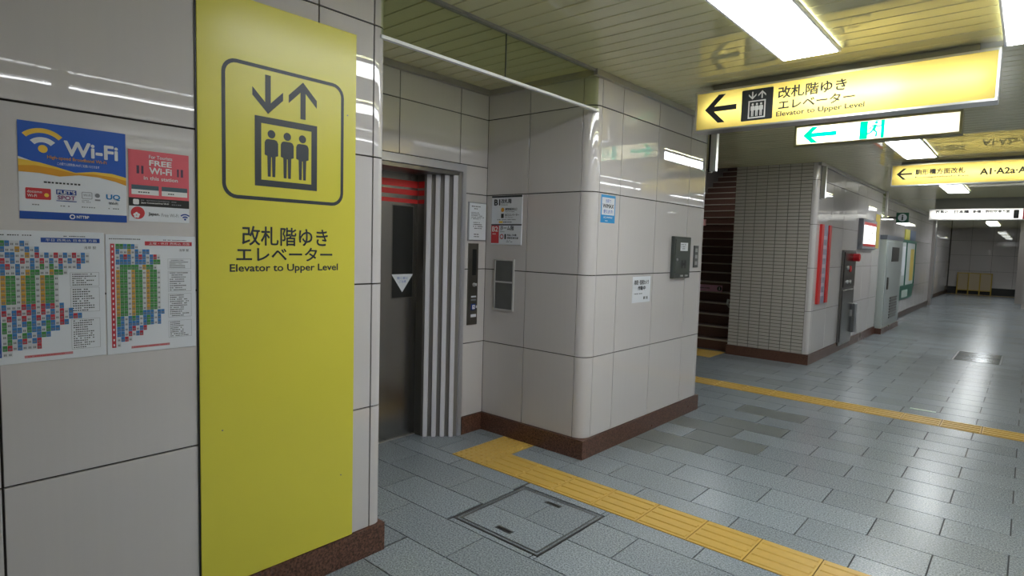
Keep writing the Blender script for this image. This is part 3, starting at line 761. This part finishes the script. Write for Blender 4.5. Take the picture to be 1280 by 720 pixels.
for x0, x1 in ((.03, .065), (.10, .135), (.155, .205), (.215, .265)): fine_print(t, x0, x1, .040, .048, .0018, GREYINK, 1, rnd)
lg = M(); ring(lg, circle(.130, .0115, .0075, 18), circle(.130, .0115, .0045, 18), .0020); obj('company_mark', lg, WHITE, t); text(t, 'NTTBP', .141, .174, .007, .016, .0020, WHITE, .03)

t = thing('tourist_poster', 'small pink poster reading FREE Wi-Fi in this station', 'poster', FX, (W, .660, 1.543))
pw, ph = .189, .239
obj('sheet', M().rect(0, pw, 0, ph, .0012), PAPER, t)
obj('pink_field', M().rect(0, pw, .079, ph, .0016), PPINK, t); obj('black_band', M().rect(0, pw, .051, .079, .0016), BLACK, t)
text(t, 'For Tourists', .062, .135, .214, .226, .002, PSILVER, .01); text(t, 'FREE', .062, .133, .190, .209, .002, WHITE, .03); text(t, 'Wi-Fi', .062, .133, .162, .185, .002, WHITE, .03); text(t, 'in this station', .045, .152, .141, .154, .002, WHITE, .015)
for x0, x1 in ((.024, .032), (.038, .045), (.150, .156), (.162, .170)): obj('phone_mark', M().rect(x0, x1, .160, .187, .002), mat('phone_dark', (.10, .05, .09), .4), t)
for x0 in (.008, .100):
    k = obj('service_box', M().rect(x0, x0 + .083, .090, .107, .002), WHITE, t); obj('service_head', M().rect(x0, x0 + .083, .107, .122, .002), mat('teal_dark', (.06, .11, .14), .4), k); fine_print(k, x0 + .02, x0 + .07, .094, .103, .0024, INK, 1, rnd)
obj('app_mark', M().poly(rrect(.012, .030, .056, .074, .004), .002), WHITE, t); text(t, 'Japan Connected-free Wi-Fi', .036, .122, .059, .066, .002, WHITE, .01); fine_print(t, .036, .175, .068, .075, .002, GREYINK, 1, rnd); fine_print(t, .132, .176, .058, .066, .002, GREYINK, 1, rnd)
obj('red_ball', M().poly(circle(.026, .028, .021, 24), .0016), PRED, t)
fw_ = M()
for a in range(5):
    th = math.radians(90 + 72 * a); fw_.poly(circle(.022 + .006 * math.cos(th), .020 + .006 * math.sin(th), .0045, 10), .0020 + a * .00008)
obj('flower', fw_, WHITE, t)
text(t, 'Japan.', .058, .093, .018, .032, .0018, INK, .02); text(t, 'Free Wi-Fi', .099, .153, .018, .030, .0018, GREYINK); wifi(t, .175, .010, .022, PNAVY)

def timetable(label, u0, z0, pw, ph, accent, title, rowstr, x0, cwid, rt, seed, first, boxes):
    rn = random.Random(seed)
    t = thing('timetable_poster', label, 'timetable', FX, (W, u0, z0))
    obj('sheet', M().bev(0, pw, 0, ph, 0, .0022, .0006), PAPER, t)
    Z = .0026
    n = len(rowstr); top = ph * .925; rh = (ph * .87) / n
    hb = M(); nm = M()
    hb.rect(first, first + .012, top - rh * n, top, Z)
    cells = M(); digits = M(); mi = {'B': 0, 'G': 1, 'R': 2, 'Y': 3, 'W': 4}
    for r, s in enumerate(rowstr):
        for c, ch in enumerate(s):
            if ch == ' ': continue
            a = x0 + c * cwid; b = top - (r + 1) * rh
            cells.rect(a + .0003, a + cwid - .0003, b + .0003, b + rh - .0003, Z, mi[ch])
            for q in range(2): digits.rect(a + cwid * (.2 + .32 * q), a + cwid * (.44 + .32 * q), b + rh * .2, b + rh * .55, Z + .0003)
        nm.rect(first + .004, first + .008, top - (r + .7) * rh, top - (r + .3) * rh, Z + .0003)
    obj('hour_column', hb, accent, t); obj('hour_numerals', nm, PSILVER, t)
    obj('train_cells', cells, [CBLUE, CGREEN, CRED, CAMBER, CWHITE], t); obj('train_minutes', digits, GREYINK, t)
    obj('title_band', M().rect(rt, pw - .012, ph * .915, ph * .95, Z + .0003), accent, t)
    text(t, title, rt + .012, pw - .02, ph * .922, ph * .943, Z + .0006, WHITE)
    text(t, '浅草 駅', pw - .055, pw - .022, ph * .865, ph * .888, Z, INK)
    fine_print(t, .01, pw * .42, ph * .957, ph * .975, Z, INK, 1, rn); fine_print(t, pw * .62, pw - .01, ph * .957, ph * .972, Z, INK, 1, rn)
    for (a, b, k) in boxes:
        bx = M(); p = [(pw * .67, ph * a), (pw * .945, ph * a), (pw * .945, ph * b), (pw * .67, ph * b)]
        q = [(pw * .67 + .0007, ph * a + .0007), (pw * .945 - .0007, ph * a + .0007), (pw * .945 - .0007, ph * b - .0007), (pw * .67 + .0007, ph * b - .0007)]
        ring(bx, p, q, Z); obj('note_box', bx, GREYINK, t); fine_print(t, pw * .69, pw * .93, ph * a + .002, ph * b - .002, Z, INK, k, rn)
    obj('foot_band', M().rect(pw * .25, pw * .68, ph * .035, ph * .055, Z), mat('foot_red', (.55, .22, .24), .5), t)
    fine_print(t, pw * .28, pw * .66, ph * .037, ph * .053, Z + .0003, PRED, 1, rn)
    return t
R1 = ['GBWWBW', 'BWWYWBWB', 'WBBWWYWRWBWRWBWRWBW'[:19], 'RWBWRWBWRWBWRWBWRBW', 'BRWBWWBWGWGWBWWWBWG'[:17], 'BWWBWYGGWWYGGW'] + ['YGGWYGGWYGGW'] * 5 + \
     ['BWWWRBRWRBRWB', 'RWBRWRBWRWBWRWB', 'WRBWRWBRWBRWRWBRB', 'GWBWBGBWBGBWRB', 'GWBBWGBBWGBB', 'WGBWGBWBGB', 'WGWBRWBR', 'GRWBWWWR', 'WW']
timetable('left timetable poster with wide rows of blue, red and green cells', .303, 1.097, .283, .403, mat('tt_blue', (.02, .08, .36), .4), '平日 西馬込 日本橋 方面', R1, .020, .0117, .118, 5, .006, ((.57, .68, 6), (.365, .56, 10), (.07, .31, 13)))
R2 = ['GGBGBW', 'BWWYWBWBB', 'WBRBWBRBWBRW', 'BBBBWBBBWBGG', 'WGGGGGWYGGW'] + ['YGGWYGGWYGGW'] * 8 + ['YGGWYGGBBBWBB', 'GBWBGBWBGBWB', 'GBWBBBWBGBWB', 'BBWBRWBR', 'BBWRWBR', 'WBRW', 'W']
timetable('right timetable poster with red hour column beside the yellow board', .590, 1.095, .278, .400, mat('tt_red', (.52, .04, .06), .4), '土曜・休日 西馬込 方面', R2, .028, .0112, .115, 6, .013, ((.71, .80, 5), (.51, .69, 9), (.28, .49, 11), (.10, .25, 8)))

# ------------------------------------------------------------------ hanging light-box signs
def lightbox(name, label, x0, x1, y, z0, z1, depth, face, framem, tubes, rim=.012, hang=None):
    t = thing(name, label, 'sign', FY, (x0, y, z0))
    w, h = x1 - x0, z1 - z0
    obj('housing', M().box(0, rim, 0, h, -depth, .004).box(w - rim, w, 0, h, -depth, .004).box(rim, w - rim, 0, rim, -depth, .004).box(rim, w - rim, h - rim, h, -depth, .004).box(rim, w - rim, rim, h - rim, -depth, -depth + .006), framem, t)
    obj('face', M().rect(rim, w - rim, rim, h - rim, 0), face, t)
    for a, b, tr in tubes:
        obj('tube', M().tube([(a, h / 2, -depth * .55), (b, h / 2, -depth * .55)], tr, 8), TUBE, t)
    if hang:
        a, b = hang
        hz = ZC - .012 - z1
        obj('hanger', M().box(a, b, h + .0, h + hz, -depth * .75, -depth * .3), mat('hanger_grey', (.20, .20, .18), .4), t)
    return t
t = lightbox('hanging_sign', 'large backlit yellow elevator sign with black arrow hanging from the ceiling', -1.925, -.198, 4.20, 2.358, 2.640, .13, LITYEL, ALU, [(.06, .70, .006), (.72, 1.28, .014), (1.30, 1.67, .007)], hang=(.11, 1.63))
Z = .0012
obj('arrow', arrow(.072, .150, .228, .098, .036, 180, Z), INK, t)
k = obj('pictogram_box', M().poly(rrect(.335, .545, .040, .250, .008), Z), INK, t)
PALE = translucent('pictogram_pale', (.93, .85, .45))
a_ = arrow(.408, .182, .052, .026, .009, -90, Z + .0006); obj('down_arrow', a_, WHITE, k); obj('up_arrow', arrow(.472, .236, .052, .026, .009, 90, Z + .0006), WHITE, k)
cb = M(); ring(cb, [(.382, .054), (.498, .054), (.498, .174), (.382, .174)], [(.391, .063), (.489, .063), (.489, .165), (.391, .165)], Z + .0006); obj('car_outline', cb, WHITE, k)
for q in range(3):
    fb = M(); figure(fb, .412 + .028 * q, .068, .088, Z + .0006); obj('figure', fb, WHITE, k)
text(t, '改札階ゆき', .575, .985, .163, .240, Z, INK, .022); text(t, 'エレベーター', .580, 1.035, .090, .152, Z, INK, .026); text(t, 'Elevator to Upper Level', .570, 1.090, .038, .080, Z, INK, .022)

t = lightbox('exit_sign', 'backlit white emergency exit sign with green arrow and running figure', -1.64, -.458, 5.60, 2.425, 2.605, .12, LITWHITE, mat('exit_frame', (.30, .28, .15), .45), [(.06, 1.12, .012)], rim=.016, hang=(.1, 1.08))
GRN = translucent('exit_green', (0.0, .62, .45))
obj('arrow', arrow(.072, .090, .262, .068, .036, 180, Z), GRN, t)
k = obj('pictogram_box', M().rect(.505, .562, .018, .162, Z).rect(.655, .680, .018, .162, Z).rect(.562, .655, .156, .162, Z), GRN, t)
rm = M(); rm.poly(circle(.622, .143, .012, 16), Z + .001)
def limb(mb, pts, wd):
    for (a, b) in zip(pts, pts[1:]):
        d = (Vector(b) - Vector(a)); n = Vector((-d.y, d.x)).normalized() * wd; mb.poly([(a[0] + n.x, a[1] + n.y), (b[0] + n.x, b[1] + n.y), (b[0] - n.x, b[1] - n.y), (a[0] - n.x, a[1] - n.y)], Z + .001)
limb(rm, [(.618, .128), (.602, .084)], .012); limb(rm, [(.604, .088), (.628, .066), (.622, .030)], .007); limb(rm, [(.600, .086), (.580, .062), (.552, .058)], .007)
limb(rm, [(.616, .126), (.640, .108), (.654, .120)], .005); limb(rm, [(.614, .126), (.588, .116), (.576, .094)], .005)
obj('running_figure', rm, GRN, k)
text(t, '非常口', .715, .770, .085, .105, Z, mat('pale_green_ink', (.45, .72, .62), .5)); text(t, 'EXIT', .715, .770, .055, .075, Z, MATS['pale_green_ink'])

t = lightbox('hanging_sign', 'backlit yellow direction sign listing exits A1 and A2a further down the corridor', -1.43, .45, 9.0, 2.385, 2.652, .13, LITYEL, ALU, [(.06, 1.82, .0075)], hang=(.1, 1.75))
obj('arrow', arrow(.060, .148, .165, .070, .024, 180, Z), INK, t)
text(t, '駒形橋方面改札', .258, .760, .130, .200, Z, INK, .035); text(t, 'Komagatabashi Exit', .258, .800, .085, .112, Z, INK, .02)
text(t, 'A1·A2a·A2b', .900, 1.425, .098, .174, Z, INK, .035)

t = lightbox('hanging_sign', 'backlit white platform sign with large numeral 1 at the far end', -1.66, .30, 15.0, 2.25, 2.475, .13, LITWHITE, ALU, [(.06, 1.9, .009)], hang=(.1, 1.85))
text(t, '西馬込', .11, .33, .135, .200, Z, INK, .04); text(t, '日本橋', .42, .66, .13, .20, Z, INK, .045); text(t, '新橋・羽田空港方面', .72, 1.29, .135, .195, Z, INK, .04)
fine_print(t, .45, .56, .10, .12, Z, INK, 1, rnd); text(t, 'for Haneda Airport', .95, 1.28, .05, .075, Z, GREYINK)
text(t, '1', 1.345, 1.425, .03, .19, Z, INK, .02); obj('red_block', M().rect(1.48, 1.75, .012, .213, Z), RED, t)

# ------------------------------------------------------------------ ceiling lights
def ceiling_light(label, x0, x1, y0, y1, group):
    t = thing('ceiling_light', label, 'ceiling light', FD, (x0, y1, ZC - .024), group)
    wd, ln = x1 - x0, y1 - y0
    hs = mat('light_housing', (.70, .71, .71), .4)
    obj('housing', M().box(-.012, 0, -.012, ln + .012, -.004, .018).box(wd, wd + .012, -.012, ln + .012, -.004, .018).box(0, wd, -.012, 0, -.004, .018).box(0, wd, ln, ln + .012, -.004, .018), hs, t)
    for k in range(2):
        obj('diffuser', M().bev(.001, wd - .001, ln / 2 * k + .001, ln / 2 * (k + 1) - .001, 0, .022, .006), LAMP, t)
GRP = 'fluorescent lights along the corridor ceiling'
for lab, a, b in (('fluorescent ceiling light in front of the large yellow elevator sign', 1.45, 3.84), ('fluorescent ceiling light behind the exit sign', 6.15, 8.52), ('third fluorescent ceiling light, beyond the yellow direction sign', 11.0, 13.4),
                  ('fourth fluorescent ceiling light, just behind the white platform sign', 15.7, 18.0), ('fifth fluorescent ceiling light along the corridor', 20.4, 22.7), ('farthest fluorescent ceiling light before the end wall', 25.2, 27.5)):
    ceiling_light(lab, -1.215, -.915, a, b, GRP)
ceiling_light('fluorescent ceiling light at the top right corner of the view', -.18, .12, 1.9, 4.26, GRP)
t = thing('ceiling_light', 'added unseen fill light above the stairs', 'ceiling light', FD, (-4.9, 12.0, 4.0), GRP)  # made-up lamp, hidden above the opening, added to brighten the upper steps
obj('housing', M().box(0, .3, -.6, .6, -.3, 0), MATS['light_housing'], t); obj('diffuser', M().bev(.01, .29, -.59, .59, 0, .02, .005), LAMP, t)
hb_ = M().box(-.03, .03, 0, 1.22, 0, .03).mesh('housing'); hb_.materials.append(mat('batten_white', (.8, .8, .8), .4))
tb_ = M().tube([(0, .03, .048), (0, 1.19, .048)], .008, 8).mesh('tube'); tb_.materials.append(BATT)
y = -2.6
while y < 22:
    t = thing('batten_light', 'bare fluorescent tube on the ceiling along the right wall', 'ceiling light', FD, (1.2, y + 1.25, ZC - .024), 'bare tubes along the right wall')
    obj('housing', hb_, None, t); obj('tube', tb_, None, t); y += 1.27

# ------------------------------------------------------------------ fittings along the far left wall
t = thing('banner_sign', 'narrow upright red-framed picture sign on the far wall corner', 'sign', FX, (FW, 8.74, .81))
obj('frame', M().box(0, .12, 0, 1.08, 0, .03).box(.40, .52, 0, 1.08, 0, .03), RED, t)
PV = mat('banner_print', (.30, .32, .42), .5, mottle=.6, mscale=14)
obj('picture', M().rect(.12, .40, .0, 1.08, .012), PV, t)
for k in range(7): obj('caption', M().rect(.17, .35, .10 + .13 * k, .15 + .13 * k, .0125), mat('caption_pale', (.55, .5, .58), .5), t)
t = thing('hydrant_cabinet', 'tall stainless fire hydrant cabinet with red lamp set in the far wall', 'cabinet', FX, (FW, 10.07, .09))
CS = mat('cabinet_steel', (.24, .235, .23), .22, metal=.9)
obj('body', M().bev(0, .80, 0, 1.47, 0, .035, .006), CS, t)
d1 = obj('door', M().bev(.03, .77, .06, .86, .035, .045, .004), CS, t); obj('handle', M().box(.60, .68, .42, .52, .045, .06), ALU, d1)
d2 = obj('door', M().bev(.03, .77, .90, 1.44, .035, .045, .004), mat('cabinet_dark', (.10, .095, .09), .2, metal=.8), t)
obj('lamp', M().prism(circle(.60, 1.36, .06, 16), .045, .13), mat('red_lamp', (.75, .02, .03), .25), d2)
obj('call_point', M().prism(circle(.42, 1.18, .05, 16), .045, .055), RED, d2)
for u, v in ((.25, .98), (.45, .98), (.25, 1.2)): obj('knob', M().prism(circle(u, v, .03, 12), .045, .06), ALU, d2)
obj('side_box', M().bev(.68, .86, .16, .62, .045, .09, .006), mat('side_box_grey', (.22, .23, .24), .35, metal=.6), t)
t = thing('lit_notice_box', 'backlit white wall notice with red bars on the far wall', 'sign', FX, (FW, 11.08, 1.59))
obj('housing', M().bev(0, 1.12, 0, .50, 0, .07, .01), mat('notice_grey', (.24, .25, .28), .4), t)
obj('face', M().rect(.06, 1.06, .08, .44, .0712), emit('notice_lit', (1.0, .98, .95), 1.0), t)
obj('red_bar', M().rect(.06, 1.06, .05, .09, .0718), RED, t); obj('red_bar', M().rect(.06, 1.06, .40, .45, .0718), RED, t)
for u, v0, v1 in ((.25, .16, .36), (.48, .14, .37), (.68, .13, .38)): fine_print(t, u, u + .12, v0, v1, .0718, INK, 4, rnd)
t = thing('yellow_strip_poster', 'narrow yellow poster between the lit notice and the equipment cabinet', 'poster', FX, (FW, 12.45, 1.62)); obj('sheet', M().rect(0, .40, 0, .62, .003), mat('poster_yellow', (.65, .50, .10), .5), t)
t = thing('equipment_cabinet', 'tall pale green-grey metal equipment cabinet with louvres on the far wall', 'cabinet', FX, (-2.33, 13.02, 0))
EC = mat('cabinet_green', (.45, .50, .48), .4); EC2 = mat('cabinet_green2', (.38, .42, .42), .4)
obj('body', M().box(0, 1.85, .11, 1.86, 0.002, .27), EC, t); obj('plinth', M().box(-.02, 1.9, 0, .11, 0.002, .285), BASE, t); obj('top_rim', M().box(-.015, 1.865, 1.80, 1.88, 0.002, .28), mat('rim_slate', (.14, .16, .20), .4), t)
d = obj('door', M().bev(.10, 1.78, .16, 1.76, .27, .285, .005), EC2, t)
obj('window', M().box(.55, 1.35, 1.38, 1.66, .285, .29), BLACK, d); obj('handle', M().box(.20, .28, .85, 1.08, .285, .31), DSTEEL, d)
for k in range(8): obj('louvre', M().box(.65, 1.45, .26 + .055 * k, .29 + .055 * k, .285, .296), DSTEEL, d)
t = thing('information_sign', 'small green information sign with white letter i projecting from the far wall', 'sign', FY, (-2.16, 14.5, 2.18))
obj('box', M().bev(0, .22, 0, .20, -.05, 0, .004), mat('info_green', (.01, .10, .055), .4), t); obj('disc', M().poly(circle(.11, .10, .078, 24), .0008), PAPER, t); text(t, 'i', .095, .125, .045, .155, .0014, mat('info_ink', (.01, .05, .03), .5), .03)
obj('bracket', M().box(-.17, 0, .08, .12, -.04, -.01), DSTEEL, t)
t = thing('notice_board', 'green framed notice board with yellow and white posters on the far wall', 'notice board', FX, (-2.33, 16.25, .42))
NG = mat('board_green', (.02, .13, .09), .4)
obj('backboard', M().box(0, 2.5, .34, 1.42, .002, .02), mat('board_pale', (.50, .55, .55), .5), t)
obj('frame', M().box(0, .06, .28, 1.46, .002, .04).box(2.44, 2.5, .28, 1.46, .002, .04).box(0, 2.5, 1.40, 1.46, .002, .04).box(0, 2.5, .28, .36, .002, .04).box(1.0, 1.06, .36, 1.40, .002, .04), NG, t)
s_ = obj('lower_sign', M().box(.1, 2.4, .02, .28, .002, .03), NG, t); obj('lower_panel', M().rect(.7, 1.6, .06, .24, .031), mat('lower_pale', (.45, .55, .52), .5), s_)
obj('poster', M().rect(.12, .52, .70, 1.30, .022), PAPER, t); obj('poster', M().rect(.55, .95, .60, 1.30, .022), PAPER, t); obj('poster', M().rect(1.75, 2.35, .45, 1.25, .022), MATS['poster_yellow'], t)
obj('header_poster', M().box(.75, 1.45, 1.47, 1.72, .002, .02), mat('header_yellow', (.60, .55, .08), .5), t); obj('header_poster', M().box(1.5, 2.4, 1.47, 1.72, .002, .02), mat('header_blue', (.06, .10, .20), .5), t)
YF = mat('fence_yellow', (.55, .40, .08), .5)
t = thing('folding_barrier', 'low pale yellow folding barrier standing before the end wall', 'barrier', FZ, (-2.25, 30.75, 0))
for k in range(4): obj('post', M().tube([(k * .37, 0, 0), (k * .37, 0, .88)], .022, 8), YF, t)
for z in (.16, .86): obj('rail', M().tube([(0, 0, z), (1.11, 0, z)], .018, 8), YF, t)
obj('sheet', M().box(.02, 1.09, -.004, .004, .18, .84), mat('barrier_sheet', (.50, .42, .28), .5), t)
